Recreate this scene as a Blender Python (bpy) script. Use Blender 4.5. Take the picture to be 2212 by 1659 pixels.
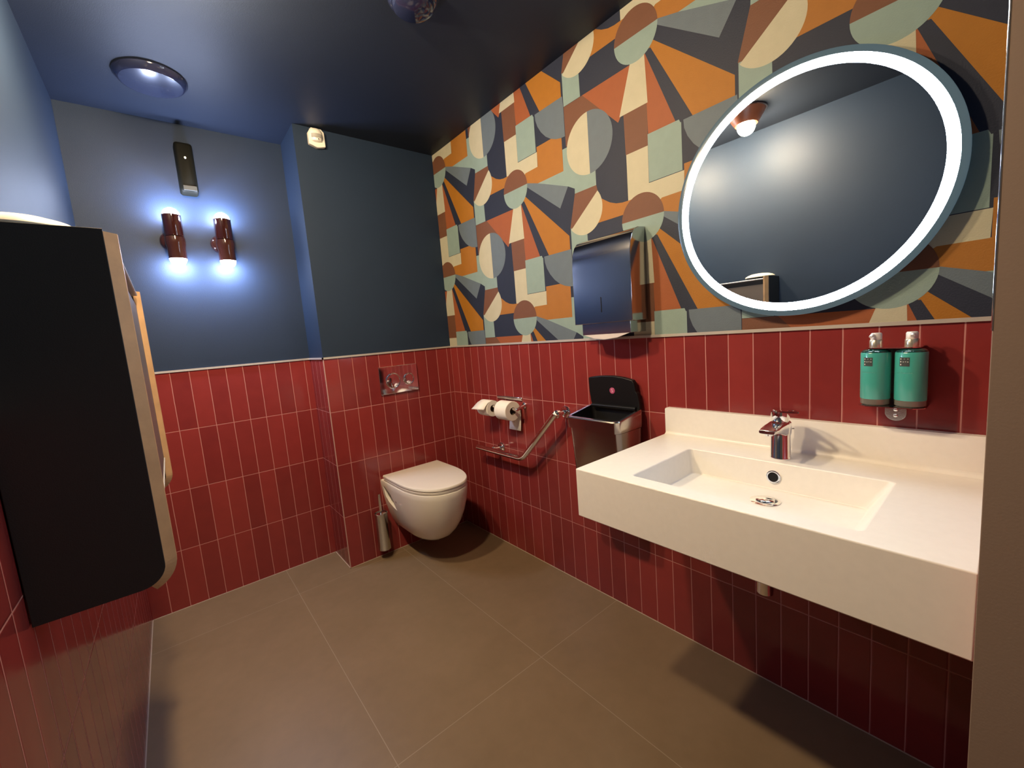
import bpy, bmesh, math, random
from mathutils import Vector, Matrix
random.seed(7)
PI = math.pi
for o in list(bpy.data.objects): bpy.data.objects.remove(o)
C = bpy.context.scene.collection
S = bpy.context.scene

# ------------------------------------------------------------------ camera
cam_d = bpy.data.cameras.new('camera'); cam = bpy.data.objects.new('camera', cam_d); C.objects.link(cam)
cam_d.sensor_width = 36; cam_d.sensor_fit = 'HORIZONTAL'; cam_d.lens = 903.26 / 2212 * 36; cam_d.clip_start = 0.01
Rm = Matrix(((0.7674, -0.6363, -0.0790), (0.1363, 0.0414, 0.9898), (-0.6266, -0.7703, 0.1185)))
cam.matrix_world = Matrix.Translation((-1.4603, -2.4125, 1.2680)) @ Rm.transposed().to_quaternion().to_matrix().to_4x4()
S.camera = cam
# ------------------------------------------------------------------ world, exposure
W = bpy.data.worlds.new('world'); S.world = W; W.use_nodes = True
bg = W.node_tree.nodes['Background']; bg.inputs[0].default_value = (1.0, 0.78, 0.6, 1); bg.inputs[1].default_value = 0.06
vs = S.view_settings; vs.view_transform = 'Standard'; vs.look = 'None'; vs.gamma = 1; vs.use_curve_mapping = False
vs.exposure = 0.0
WARM = (1.0, 0.755, 0.465); COOL = (0.74, 0.88, 1.0); SCONCE = (0.60, 0.70, 1.0)
LAMP_E = 990; RING_E = 56.0; SCONCE_E = 340

# ------------------------------------------------------------------ helpers
def srgb(r, g, b):
    f = lambda c: (c/255/12.92) if c/255 <= 0.04045 else ((c/255+0.055)/1.055)**2.4
    return (f(r), f(g), f(b), 1)
def mat(name, col, rough=0.5, metal=0.0, spec=0.5, emis=None, es=0, trans=0, coat=0, bump=0, bscale=200, var=0, vscale=8, ior=1.5, sss=0):
    m = bpy.data.materials.new(name); m.use_nodes = True; nt = m.node_tree
    b = nt.nodes['Principled BSDF']
    if len(col) == 3: col = (*col, 1)
    b.inputs['Base Color'].default_value = col; b.inputs['Roughness'].default_value = rough
    b.inputs['Metallic'].default_value = metal; b.inputs['Specular IOR Level'].default_value = spec
    b.inputs['IOR'].default_value = ior
    b.inputs['Transmission Weight'].default_value = trans; b.inputs['Coat Weight'].default_value = coat
    b.inputs['Coat Roughness'].default_value = 0.08
    if emis: b.inputs['Emission Color'].default_value = (*emis[:3], 1); b.inputs['Emission Strength'].default_value = es
    if bump or var:
        tc = nt.nodes.new('ShaderNodeTexCoord')
        if bump:
            n = nt.nodes.new('ShaderNodeTexNoise'); n.inputs['Scale'].default_value = bscale; n.inputs['Detail'].default_value = 4
            nt.links.new(tc.outputs['Object'], n.inputs['Vector'])
            bp = nt.nodes.new('ShaderNodeBump'); bp.inputs['Strength'].default_value = bump; bp.inputs['Distance'].default_value = 0.002
            nt.links.new(n.outputs['Fac'], bp.inputs['Height']); nt.links.new(bp.outputs['Normal'], b.inputs['Normal'])
        if var:
            n2 = nt.nodes.new('ShaderNodeTexNoise'); n2.inputs['Scale'].default_value = vscale; n2.inputs['Detail'].default_value = 5
            nt.links.new(tc.outputs['Object'], n2.inputs['Vector'])
            mr = nt.nodes.new('ShaderNodeMapRange'); mr.inputs['From Min'].default_value = 0.3; mr.inputs['From Max'].default_value = 0.7
            mr.inputs['To Min'].default_value = 1-var; mr.inputs['To Max'].default_value = 1+var
            nt.links.new(n2.outputs['Fac'], mr.inputs['Value'])
            vm = nt.nodes.new('ShaderNodeVectorMath'); vm.operation = 'SCALE'; vm.inputs[0].default_value = col[:3]
            nt.links.new(mr.outputs[0], vm.inputs['Scale']); nt.links.new(vm.outputs[0], b.inputs['Base Color'])
    return m

def bmn(): return bmesh.new()
def obj(name, bm, m, parent=None, smooth=False, bevel=0, bseg=2, sub=0, angle=35):
    bmesh.ops.recalc_face_normals(bm, faces=bm.faces)
    me = bpy.data.meshes.new(name); bm.to_mesh(me); bm.free()
    for mm in (m if isinstance(m, (list, tuple)) else [m]): me.materials.append(mm)
    o = bpy.data.objects.new(name, me); C.objects.link(o)
    if parent is not None: o.parent = parent; o.matrix_parent_inverse = parent.matrix_world.inverted()
    if bevel:
        bv = o.modifiers.new('bevel', 'BEVEL'); bv.width = bevel; bv.segments = bseg; bv.limit_method = 'ANGLE'; bv.angle_limit = math.radians(angle)
    if sub:
        sb = o.modifiers.new('sub', 'SUBSURF'); sb.levels = sub; sb.render_levels = sub
    if smooth:
        for p in me.polygons: p.use_smooth = True
        me.set_sharp_from_angle(angle=math.radians(angle+5))
    return o
def thing(name, label, cat, loc=(0, 0, 0), group=None):
    o = bpy.data.objects.new(name, None); C.objects.link(o); o.location = loc; o.empty_display_size = 0.05
    o.matrix_world = Matrix.Translation(loc)
    o['label'] = label; o['category'] = cat
    if group: o['group'] = group
    return o
def tag(o, label, cat, group=None):
    o['label'] = label; o['category'] = cat
    if group: o['group'] = group
    return o
def struct(o): o['kind'] = 'structure'; return o
def box(bm, x0, x1, y0, y1, z0, z1):
    v = [bm.verts.new((x, y, z)) for x in (x0, x1) for y in (y0, y1) for z in (z0, z1)]
    for f in ((0, 1, 3, 2), (4, 6, 7, 5), (0, 4, 5, 1), (2, 3, 7, 6), (0, 2, 6, 4), (1, 5, 7, 3)):
        bm.faces.new([v[i] for i in f])
def frame(ax):
    a = Vector(ax).normalized(); t = Vector((0, 0, 1)) if abs(a.z) < 0.9 else Vector((1, 0, 0))
    u = a.cross(t).normalized(); w = a.cross(u).normalized(); return a, u, w
def lathe(bm, prof, org, ax=(0, 0, 1), n=40, sx=1, sy=1):
    """prof: (radius, height) along ax"""
    a, u, w = frame(ax); org = Vector(org); rings = []
    if tuple(ax) == (0, 0, 1): u, w = Vector((1, 0, 0)), Vector((0, 1, 0))
    for r, h in prof:
        if r < 1e-6: rings.append([bm.verts.new(org + a*h)])
        else: rings.append([bm.verts.new(org + a*h + u*(r*sx*math.cos(2*PI*i/n)) + w*(r*sy*math.sin(2*PI*i/n))) for i in range(n)])
    for A, B in zip(rings, rings[1:]):
        for i in range(n):
            j = (i+1) % n
            if len(A) == 1 and len(B) == 1: continue
            if len(A) == 1: bm.faces.new((A[0], B[i], B[j]))
            elif len(B) == 1: bm.faces.new((A[i], B[0], A[j]))
            else: bm.faces.new((A[i], B[i], B[j], A[j]))
def cyl(bm, p0, p1, r0, r1=None, n=32):
    p0 = Vector(p0); p1 = Vector(p1); r1 = r0 if r1 is None else r1; L = (p1-p0).length
    lathe(bm, [(0, 0), (r0, 0), (r1, L), (0, L)], p0, (p1-p0), n)
def tube(bm, pts, r, n=20, caps=True, flat=1.0):
    pts = [Vector(p) for p in pts]; rings = []; prev = None
    for i, p in enumerate(pts):
        d = (pts[min(i+1, len(pts)-1)] - pts[max(i-1, 0)]).normalized()
        if prev is None: _, u, w = frame(d)
        else:
            u = (prev - d*prev.dot(d)).normalized(); w = d.cross(u)
        prev = u
        rings.append([bm.verts.new(p + u*(r*math.cos(2*PI*k/n)) + w*(r*flat*math.sin(2*PI*k/n))) for k in range(n)])
    for A, B in zip(rings, rings[1:]):
        for k in range(n): bm.faces.new((A[k], B[k], B[(k+1) % n], A[(k+1) % n]))
    if caps: bm.faces.new(rings[0]); bm.faces.new(list(reversed(rings[-1])))
def arc(c, u, v, r, a0, a1, n=8):
    c = Vector(c); u = Vector(u); v = Vector(v)
    return [c + u*(r*math.cos(a0+(a1-a0)*i/n)) + v*(r*math.sin(a0+(a1-a0)*i/n)) for i in range(n+1)]
def prism(bm, poly, axis, h0, h1):
    """poly of 2-D points in the plane normal to axis (x: (y,z); y: (x,z); z: (x,y))"""
    def P(p, h): return (h, p[0], p[1]) if axis == 'x' else ((p[0], h, p[1]) if axis == 'y' else (p[0], p[1], h))
    A = [bm.verts.new(P(p, h0)) for p in poly]; B = [bm.verts.new(P(p, h1)) for p in poly]
    bm.faces.new(A); bm.faces.new(list(reversed(B))); n = len(poly)
    for i in range(n): bm.faces.new((A[i], B[i], B[(i+1) % n], A[(i+1) % n]))
def rrect(x0, x1, y0, y1, r, n=6, corners=(1, 1, 1, 1)):
    out = []
    for (cx, cy, a, k) in ((x1-r, y1-r, 0, corners[0]), (x0+r, y1-r, PI/2, corners[1]), (x0+r, y0+r, PI, corners[2]), (x1-r, y0+r, 1.5*PI, corners[3])):
        if k: out += [(cx+r*math.cos(a+PI/2*i/n), cy+r*math.sin(a+PI/2*i/n)) for i in range(n+1)]
        else: out.append((cx+r*(1 if a in (0, 1.5*PI) else -1), cy+r*(1 if a < PI else -1)))
    return out
def loft(bm, secs, cap=(True, True)):
    R = [[bm.verts.new(p) for p in s] for s in secs]; n = len(R[0])
    for A, B in zip(R, R[1:]):
        for i in range(n): bm.faces.new((A[i], B[i], B[(i+1) % n], A[(i+1) % n]))
    if cap[0]: bm.faces.new(R[0])
    if cap[1]: bm.faces.new(list(reversed(R[-1])))
def text_bm(txt, size, depth, M):
    cu = bpy.data.curves.new('t', 'FONT'); cu.body = txt; cu.size = size; cu.extrude = depth; cu.align_x = 'CENTER'; cu.align_y = 'CENTER'
    o = bpy.data.objects.new('t', cu); me = o.to_mesh(); bm = bmn(); bm.from_mesh(me); bmesh.ops.transform(bm, matrix=M, verts=bm.verts)
    o.to_mesh_clear(); bpy.data.objects.remove(o); bpy.data.curves.remove(cu); return bm

# ------------------------------------------------------------------ room dimensions (metres)
XL = -1.688; YD = 0.274; XW = -0.8056; YF = -2.387; H = 2.42; ZT = 1.2115; ZP = 1.2215
TP = 0.0775; TR = 0.305

def tile_mat(name, axis, off):
    m = bpy.data.materials.new(name); m.use_nodes = True; nt = m.node_tree; N = nt.nodes; L = nt.links
    b = N['Principled BSDF']
    g = N.new('ShaderNodeNewGeometry'); sp = N.new('ShaderNodeSeparateXYZ'); L.new(g.outputs['Position'], sp.inputs[0])
    def M(op, a, bb=None, c=None):
        n = N.new('ShaderNodeMath'); n.operation = op
        for i, v in enumerate((a, bb, c)):
            if v is None: continue
            if isinstance(v, (int, float)): n.inputs[i].default_value = v
            else: L.new(v, n.inputs[i])
        return n.outputs[0]
    wob = N.new('ShaderNodeTexNoise'); wob.inputs['Scale'].default_value = 9; wob.inputs['Detail'].default_value = 2; L.new(g.outputs['Position'], wob.inputs['Vector'])
    wv = M('MULTIPLY', M('SUBTRACT', wob.outputs['Fac'], 0.5), 0.0022)
    u = M('DIVIDE', M('SUBTRACT', M('ADD', sp.outputs[axis], wv), off), TP); v = M('DIVIDE', M('ADD', sp.outputs[2], wv), TR)
    fu = M('FRACT', M('ADD', u, 100)); fv = M('FRACT', M('ADD', v, 100))
    du = M('MULTIPLY', M('MINIMUM', fu, M('SUBTRACT', 1, fu)), TP); dv = M('MULTIPLY', M('MINIMUM', fv, M('SUBTRACT', 1, fv)), TR)
    d = M('MINIMUM', du, dv)
    mr = N.new('ShaderNodeMapRange'); mr.interpolation_type = 'SMOOTHSTEP'; L.new(d, mr.inputs['Value'])
    mr.inputs['From Min'].default_value = 0.0009; mr.inputs['From Max'].default_value = 0.0019
    cb = N.new('ShaderNodeCombineXYZ'); L.new(M('FLOOR', M('ADD', u, 100)), cb.inputs[0]); L.new(M('FLOOR', M('ADD', v, 100)), cb.inputs[1])
    wn = N.new('ShaderNodeTexWhiteNoise'); wn.noise_dimensions = '3D'; L.new(cb.outputs[0], wn.inputs['Vector'])
    ns = N.new('ShaderNodeTexNoise'); ns.inputs['Scale'].default_value = 14; ns.inputs['Detail'].default_value = 4; L.new(g.outputs['Position'], ns.inputs['Vector'])
    fac = M('ADD', M('MULTIPLY', wn.outputs['Value'], 0.55), M('MULTIPLY', ns.outputs['Fac'], 0.45))
    cr = N.new('ShaderNodeValToRGB'); L.new(fac, cr.inputs[0])
    cr.color_ramp.elements[0].position = 0.15; cr.color_ramp.elements[0].color = (0.175, 0.023, 0.024, 1)
    cr.color_ramp.elements[1].position = 0.9; cr.color_ramp.elements[1].color = (0.265, 0.036, 0.034, 1)
    mx = N.new('ShaderNodeMix'); mx.data_type = 'RGBA'; L.new(mr.outputs[0], mx.inputs[0]); mx.inputs[6].default_value = (0.46, 0.20, 0.18, 1); L.new(cr.outputs[0], mx.inputs[7])
    L.new(mx.outputs[2], b.inputs['Base Color'])
    mr2 = N.new('ShaderNodeMapRange'); L.new(mr.outputs[0], mr2.inputs['Value']); mr2.inputs['To Min'].default_value = 0.7; mr2.inputs['To Max'].default_value = 0.16
    L.new(mr2.outputs[0], b.inputs['Roughness'])
    # cushioned tile edges plus slightly uneven glaze
    mr3 = N.new('ShaderNodeMapRange'); mr3.interpolation_type = 'SMOOTHSTEP'; L.new(d, mr3.inputs['Value']); mr3.inputs['From Min'].default_value = 0.0009; mr3.inputs['From Max'].default_value = 0.005
    gl = N.new('ShaderNodeTexNoise'); gl.inputs['Scale'].default_value = 16; gl.inputs['Detail'].default_value = 1.5; L.new(g.outputs['Position'], gl.inputs['Vector'])
    hh = M('ADD', M('MULTIPLY', mr3.outputs[0], 0.5), M('ADD', M('MULTIPLY', gl.outputs['Fac'], 0.9), M('MULTIPLY', wn.outputs['Value'], 0.15)))
    bp = N.new('ShaderNodeBump'); bp.inputs['Strength'].default_value = 0.55; bp.inputs['Distance'].default_value = 0.0016; L.new(hh, bp.inputs['Height']); L.new(bp.outputs[0], b.inputs['Normal'])
    return m
T_right = tile_mat('red_tile_right', 1, -0.0801); T_back = tile_mat('red_tile_back', 0, XW); T_rec = tile_mat('red_tile_recess', 0, XW-0.0322)
T_side = tile_mat('red_tile_side', 1, 0.0)
NAVY = (0.015, 0.028, 0.055)
paint = mat('navy_paint', NAVY, rough=0.55, spec=0.25, bump=0.25, bscale=420, var=0.06, vscale=3)
ceilp = mat('navy_ceiling_paint', (0.018, 0.025, 0.042), rough=0.5, spec=0.28, bump=0.2, bscale=420, var=0.05, vscale=3)
trimm = mat('trim_metal', (0.50, 0.46, 0.42), rough=0.45, metal=0.35)
chrome = mat('chrome', (0.86, 0.86, 0.87), rough=0.06, metal=1)
steel = mat('brushed_steel', (0.50, 0.46, 0.42), rough=0.20, metal=1, bump=0.05, bscale=300)
polsteel = mat('polished_steel', (0.50, 0.51, 0.54), rough=0.13, metal=1)
ceramic = mat('white_ceramic', (0.80, 0.77, 0.70), rough=0.10, coat=0.4)
solid = mat('white_solid_surface', (0.84, 0.82, 0.775), rough=0.32, bump=0.03, bscale=500, var=0.015, vscale=60)
whitep = mat('white_plastic', (0.80, 0.76, 0.66), rough=0.35)
black = mat('black_plastic', (0.006, 0.006, 0.007), rough=0.4, spec=0.25)
wood = mat('plywood_edge', (0.50, 0.31, 0.16), rough=0.5, bump=0.2, bscale=60, var=0.12, vscale=20)
paper = mat('tissue_paper', (0.86, 0.82, 0.74), rough=0.9, bump=0.3, bscale=300)

def floor_mat():
    m = bpy.data.materials.new('grey_brown_floor_tile'); m.use_nodes = True; nt = m.node_tree; N = nt.nodes; L = nt.links; b = N['Principled BSDF']
    g = N.new('ShaderNodeNewGeometry'); sp = N.new('ShaderNodeSeparateXYZ'); L.new(g.outputs['Position'], sp.inputs[0])
    def M(op, a, bb=None):
        n = N.new('ShaderNodeMath'); n.operation = op
        for i, v in enumerate((a, bb)):
            if v is None: continue
            if isinstance(v, (int, float)): n.inputs[i].default_value = v
            else: L.new(v, n.inputs[i])
        return n.outputs[0]
    def dist(o, off, per):
        f = M('FRACT', M('ADD', M('DIVIDE', M('SUBTRACT', o, off), per), 50)); return M('MULTIPLY', M('MINIMUM', f, M('SUBTRACT', 1, f)), per)
    d = M('MINIMUM', dist(sp.outputs[0], -0.487, 0.602), dist(sp.outputs[1], -0.048, 1.215))
    mr = N.new('ShaderNodeMapRange'); mr.interpolation_type = 'SMOOTHSTEP'; L.new(d, mr.inputs['Value']); mr.inputs['From Min'].default_value = 0.0008; mr.inputs['From Max'].default_value = 0.0018
    n1 = N.new('ShaderNodeTexNoise'); n1.inputs['Scale'].default_value = 3.2; n1.inputs['Detail'].default_value = 8; n1.inputs['Roughness'].default_value = 0.6; L.new(g.outputs['Position'], n1.inputs['Vector'])
    n2 = N.new('ShaderNodeTexNoise'); n2.inputs['Scale'].default_value = 22; n2.inputs['Detail'].default_value = 6; L.new(g.outputs['Position'], n2.inputs['Vector'])
    fac = M('ADD', M('MULTIPLY', n1.outputs['Fac'], 0.7), M('MULTIPLY', n2.outputs['Fac'], 0.3))
    cr = N.new('ShaderNodeValToRGB'); L.new(fac, cr.inputs[0])
    cr.color_ramp.elements[0].position = 0.3; cr.color_ramp.elements[0].color = (0.165, 0.115, 0.066, 1)
    cr.color_ramp.elements[1].position = 0.72; cr.color_ramp.elements[1].color = (0.212, 0.148, 0.090, 1)
    mx = N.new('ShaderNodeMix'); mx.data_type = 'RGBA'; L.new(mr.outputs[0], mx.inputs[0]); mx.inputs[6].default_value = (0.27, 0.22, 0.16, 1); L.new(cr.outputs[0], mx.inputs[7])
    L.new(mx.outputs[2], b.inputs['Base Color']); b.inputs['Roughness'].default_value = 0.42
    bp = N.new('ShaderNodeBump'); bp.inputs['Strength'].default_value = 0.12; bp.inputs['Distance'].default_value = 0.001; L.new(n2.outputs['Fac'], bp.inputs['Height']); L.new(bp.outputs[0], b.inputs['Normal'])
    return m

# ------------------------------------------------------------------ floor, ceiling, walls
def wallbox(name, segs, mats):
    """segs: (x0,x1,y0,y1,z0,z1,material index)"""
    bm = bmn()
    for s in segs:
        k = len(bm.faces); box(bm, *s[:6]); bm.faces.ensure_lookup_table()
        for f in bm.faces[k:]: f.material_index = s[6]
    return struct(obj(name, bm, mats))
T = 0.12
bm = bmn(); box(bm, XL-T, T, YF-1.6, YD+T, -0.1, 0); struct(obj('floor', bm, floor_mat()))
bm = bmn(); box(bm, XL-T, T, YF-0.13, YD+T, H, H+0.1); struct(obj('ceiling', bm, ceilp))
wallbox('wall_left', [(XL-T, XL, YF, YD+T, 0, ZT, 0), (XL-T, XL, YF, YD+T, ZT, H, 1)], [T_side, paint])
wallbox('wall_recess', [(XL, XW+0.02, YD, YD+T, 0, ZT, 0), (XL, XW+0.02, YD, YD+T, ZT, H, 1)], [T_rec, paint])
# boxed-out wall behind the toilet: front faces use the x-grid, the return uses the y-grid
bm = bmn(); box(bm, XW+0.0005, 0, 0.0, YD+T, 0, ZT)
bm.faces.ensure_lookup_table()
box(bm, XW+0.0005, 0, 0.0, YD+T, ZT, H)
bm.faces.ensure_lookup_table()
for i, f in enumerate(bm.faces):
    f.normal_update(); c = f.calc_center_median()
    f.material_index = (1 if abs(c.x-XW) < 0.01 else 0) if i < 6 else 2
struct(obj('wall_back', bm, [T_back, T_side, paint]))

# front wall with the doorway the picture is taken through (a pier right of it)
brown = mat('brown_door_frame', (0.24, 0.175, 0.14), rough=0.5, bump=0.1, bscale=250)
wallbox('wall_front', [(-0.58, T, YF-0.13, YF, 0, ZT, 0), (-0.58, T, YF-0.13, YF, ZT, H, 1), (XL-T, -0.58, YF-0.13, YF, 2.12, H, 1)], [tile_mat('red_tile_front', 0, 0), paint])
bm = bmn(); box(bm, -0.60, -0.58, YF-0.15, YF, 0, 2.12); struct(obj('trim_1', bm, brown, bevel=0.001))
bm = bmn(); cyl(bm, (-0.5995, YF, ZP), (-0.5995, YF, 2.12), 0.0012, n=12); struct(obj('trim_2', bm, chrome, smooth=True))
# thin metal cap along the top of the wainscot and corner profile
bm = bmn()
box(bm, -0.006, 0.0, YF, 0, ZT, ZP); box(bm, XW-0.006, -0.0, -0.006, 0, ZT, ZP); box(bm, XW-0.006, XW+0.001, -0.006, YD, ZT, ZP)
box(bm, XL, XW, YD-0.006, YD, ZT, ZP); box(bm, XL, XL+0.006, YF, YD, ZT, ZP)
struct(obj('trim_3', bm, trimm))
bm = bmn(); box(bm, XW-0.002, XW+0.0025, -0.002, 0.0025, 0, ZT); struct(obj('trim_4', bm, mat('corner_profile', (0.55, 0.36, 0.32), rough=0.4, metal=0.3)))
# pale sealant line where tiles meet the floor
seal = mat('sealant', (0.42, 0.34, 0.27), rough=0.6)
bm = bmn()
for (a, b_) in (((0, YF), (0, 0)), ((XW, 0), (0, 0)), ((XW, 0), (XW, YD)), ((XL, YD), (XW, YD)), ((XL, YF), (XL, YD))):
    x0, x1 = sorted((a[0], b_[0])); y0, y1 = sorted((a[1], b_[1])); box(bm, x0-0.003, x1+0.003, y0-0.003, y1+0.003, 0, 0.0025)
struct(obj('trim_5', bm, seal))

# ------------------------------------------------------------------ mural wall
COL = {'navy': srgb(46, 48, 60), 'ochre': srgb(206, 122, 28), 'orange': srgb(205, 122, 40), 'rust': srgb(190, 96, 46), 'brown': srgb(142, 84, 52),
       'cream': srgb(236, 208, 158), 'mint': srgb(172, 180, 152), 'grey': srgb(126, 128, 122)}
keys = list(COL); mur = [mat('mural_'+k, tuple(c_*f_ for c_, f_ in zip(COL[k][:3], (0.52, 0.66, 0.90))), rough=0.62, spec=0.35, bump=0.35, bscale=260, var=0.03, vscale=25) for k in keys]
AX, AZ, BZ = 0.7120, 0.3190, 0.6390
def circ(cy, cz, r, a0, a1, n=24): return [(cy+r*math.cos(math.radians(a0+(a1-a0)*i/n)), cz+r*math.sin(math.radians(a0+(a1-a0)*i/n))) for i in range(n+1)]
shapes = [
 ('mint', [(-1.096, 2.051), (-1.15, 2.051), (-1.2, 1.98), (-1.27, 1.955), (-1.27, 1.849), (-1.153, 1.849), (-1.154, 1.87), (-1.116, 1.891), (-0.931, 1.962), (-1.095, 1.963)]),
 ('brown', [(-1.118, 2.216), (-1.222, 2.216), (-1.345, 2.088), (-1.25, 2.05), (-1.118, 2.055)]),
 ('orange', [(-0.937, 2.121), (-1.095, 2.121), (-1.095, 1.962), (-0.931, 1.962), (-0.855, 1.984), (-0.82, 2.036), (-0.937, 2.036)]),
 ('cream', [(-0.708, 2.234), (-0.801, 2.234), (-0.8, 2.1), (-0.937, 2.1), (-0.935, 2.035), (-0.85, 2.034), (-0.8, 2.0), (-0.73, 2.0), (-0.708, 2.052)]),
 ('brown', [(-1.415, 2.06), (-1.517, 2.06), (-1.513, 1.912), (-1.418, 1.912)]),
 ('rust', [(-1.222, 2.216), (-1.49, 2.216), (-1.427, 2.089), (-1.39, 2.041)]),
 ('rust', [(-0.800, 1.93), (-0.825, 1.903), (-0.912, 1.63), (-0.804, 1.63), (-0.803, 1.737)]),
 ('ochre', [(-0.830, 1.935), (-0.820, 1.91), (-0.972, 1.622), (-1.107, 1.620), (-1.107, 1.682)]),
 ('navy', [(-0.800, 1.91), (-0.826, 1.91), (-0.972, 1.622), (-0.914, 1.621)]),
 ('grey', [(-0.83, 1.985), (-0.858, 1.985), (-0.931, 1.962), (-1.116, 1.891), (-1.062, 1.812)]),
 ('brown', [(-1.153, 1.849), (-1.27, 1.849), (-1.276, 1.826), (-1.121, 1.703), (-1.116, 1.712)]),
 ('orange', [(-1.27, 1.80), (-1.288, 1.793), (-1.308, 1.779), (-1.334, 1.762), (-1.364, 1.750), (-1.392, 1.745), (-1.44, 1.744), (-1.44, 1.698), (-1.25, 1.698)]),
 ('mint', [(-1.118, 2.349), (-1.209, 2.349), (-1.211, 2.217), (-1.118, 2.217)]),
 ('cream', circ(-1.198, 1.765, 0.0985, 141.6, 141.6+180)),
 ('mint', [(-1.514, 1.950), (-1.643, 1.950), (-1.643, 1.783), (-1.513, 1.783)]),
 ('navy', [(-1.640, 1.939), (-1.688, 1.939), (-1.668, 1.958), (-1.632, 1.958)]),
 ('grey', [(-0.972, 2.262), (-1.113, 2.262), (-1.116, 2.217), (-1.116, 2.099), (-1.092, 2.101), (-1.062, 2.108), (-1.030, 2.122), (-1.000, 2.143), (-0.972, 2.173), (-0.952, 2.205), (-0.941, 2.235), (-0.939, 2.262)]),
 ('cream', [(-1.458, 2.235), (-1.512, 2.235), (-1.519, 2.057), (-1.397, 2.057)]),
 ('cream', circ(-1.242, 2.024, 0.121, -90, 90)), ('grey', circ(-1.242, 2.024, 0.121, 90, 270)),
 ('brown', circ(-0.766, 1.984, 0.0905, 0, 180)), ('mint', circ(-0.766, 1.984, 0.0905, 180, 360)),
]
bm = bmn()
box(bm, 0, T, YF, YD, 0, ZT)
for f in bm.faces: f.material_index = 0
k = len(bm.faces); box(bm, 0, T, YF, YD, ZT, H); bm.faces.ensure_lookup_table()
for f in bm.faces[k:]: f.material_index = 1
def clip(poly, ax, val, keep_gt):
    out = []
    for i in range(len(poly)):
        a, b_ = poly[i], poly[(i+1) % len(poly)]
        ia = (a[ax] > val) == keep_gt; ib = (b_[ax] > val) == keep_gt
        if ia: out.append(a)
        if ia != ib:
            t = (val-a[ax])/(b_[ax]-a[ax]); out.append((a[0]+t*(b_[0]-a[0]), a[1]+t*(b_[1]-a[1])))
    return out
for li, (cn, P) in enumerate(shapes):
    for i in range(-3, 4):
        for j in range(-5, 6):
            Q = [(p[0]+i*AX, p[1]+i*AZ+j*BZ) for p in P]
            for ax, val, gt in ((0, YF+0.0005, True), (0, -0.0005, False), (1, ZP, True), (1, H-0.0005, False)):
                if Q: Q = clip(Q, ax, val, gt)
            if len(Q) < 3: continue
            vs_ = [bm.verts.new((-0.00003*(li+1), y, z)) for y, z in Q]
            f = bm.faces.new(vs_); f.material_index = 1+keys.index(cn); f.normal_update()
bmesh.ops.triangulate(bm, faces=[f for f in bm.faces if len(f.verts) > 4], ngon_method='EAR_CLIP')
for f in bm.faces:
    f.normal_update()
struct(obj('wall_right', bm, [T_right]+mur))

# ------------------------------------------------------------------ washbasin
sink = thing('washbasin', 'wide white wall-hung washbasin with raised splashback below the round mirror', 'washbasin', (-0.27, -1.97, 0.69))
x0, x1, y0, y1, z0, z1 = -0.538, 0.0, YF+0.001, -1.555, 0.690, 0.842
bm = bmn()
O = [(x0, y0), (x1, y0), (x1, y1), (x0, y1)]
I = rrect(-0.487, -0.155, -2.235, -1.722, 0.012, 4)
F = rrect(-0.455, -0.165, -2.190, -1.738, 0.02, 4)
vo = [bm.verts.new((*p, z1)) for p in O]; vb = [bm.verts.new((*p, z0)) for p in O]
bm.faces.new(list(reversed(vb)))
for i in range(4): bm.faces.new((vb[i], vb[(i+1) % 4], vo[(i+1) % 4], vo[i]))
ctr = Vector((-0.31, -1.97))
vi = [bm.verts.new((*p, z1)) for p in I]; vf = [bm.verts.new((p[0], p[1], 0.765 - 0.008*(1-abs(p[1]+1.97)/0.24))) for p in F]
n = len(I)
for i in range(n): bm.faces.new((vi[i], vi[(i+1) % n], vf[(i+1) % n], vf[i]))
c = bm.verts.new((-0.25, -1.983, 0.757))
for i in range(n): bm.faces.new((vf[i], vf[(i+1) % n], c))
# rrect starts at (+x,+y) corner and runs counter-clockwise; O corners: 0(-,-)1(+,-)2(+,+)3(-,+)
q = n//4; cor = [vo[2], vo[3], vo[0], vo[1]]
for kk in range(4):
    seg = vi[kk*q:(kk+1)*q]
    for a, b_ in zip(seg, seg[1:]): bm.faces.new((cor[kk], b_, a))
    bm.faces.new((cor[kk], cor[(kk+1) % 4], vi[((kk+1)*q) % n], seg[-1]))
obj('basin', bm, solid, sink, smooth=True, bevel=0.003, bseg=3, angle=28)
bm = bmn(); prism(bm, rrect(y0, y1, 0.842, 0.943, 0.008, 5, (1, 0, 0, 0)), 'x', -0.020, 0.0); prism(bm, [(-0.020, 0.8415)] + [(-0.032+0.012*math.cos(a), 0.8545+0.012*math.sin(a)-0.0003) for a in [-PI/2*i/6 for i in range(7)]], 'y', y0+0.001, y1-0.001)
obj('splashback', bm, solid, sink, smooth=True, bevel=0.002)
bm = bmn(); lathe(bm, [(0, 0), (0.036, 0.0), (0.037, 0.002), (0.030, 0.004), (0.022, 0.0035)], (-0.25, -1.983, 0.758))
dr = obj('drain', bm, chrome, sink, smooth=True)
bm = bmn(); lathe(bm, [(0.0, 0.0), (0.0225, 0.001), (0.0235, 0.004), (0.0215, 0.0056), (0, 0.0066)], (-0.25, -1.983, 0.7605)); obj('plug', bm, chrome, dr, smooth=True)
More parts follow.
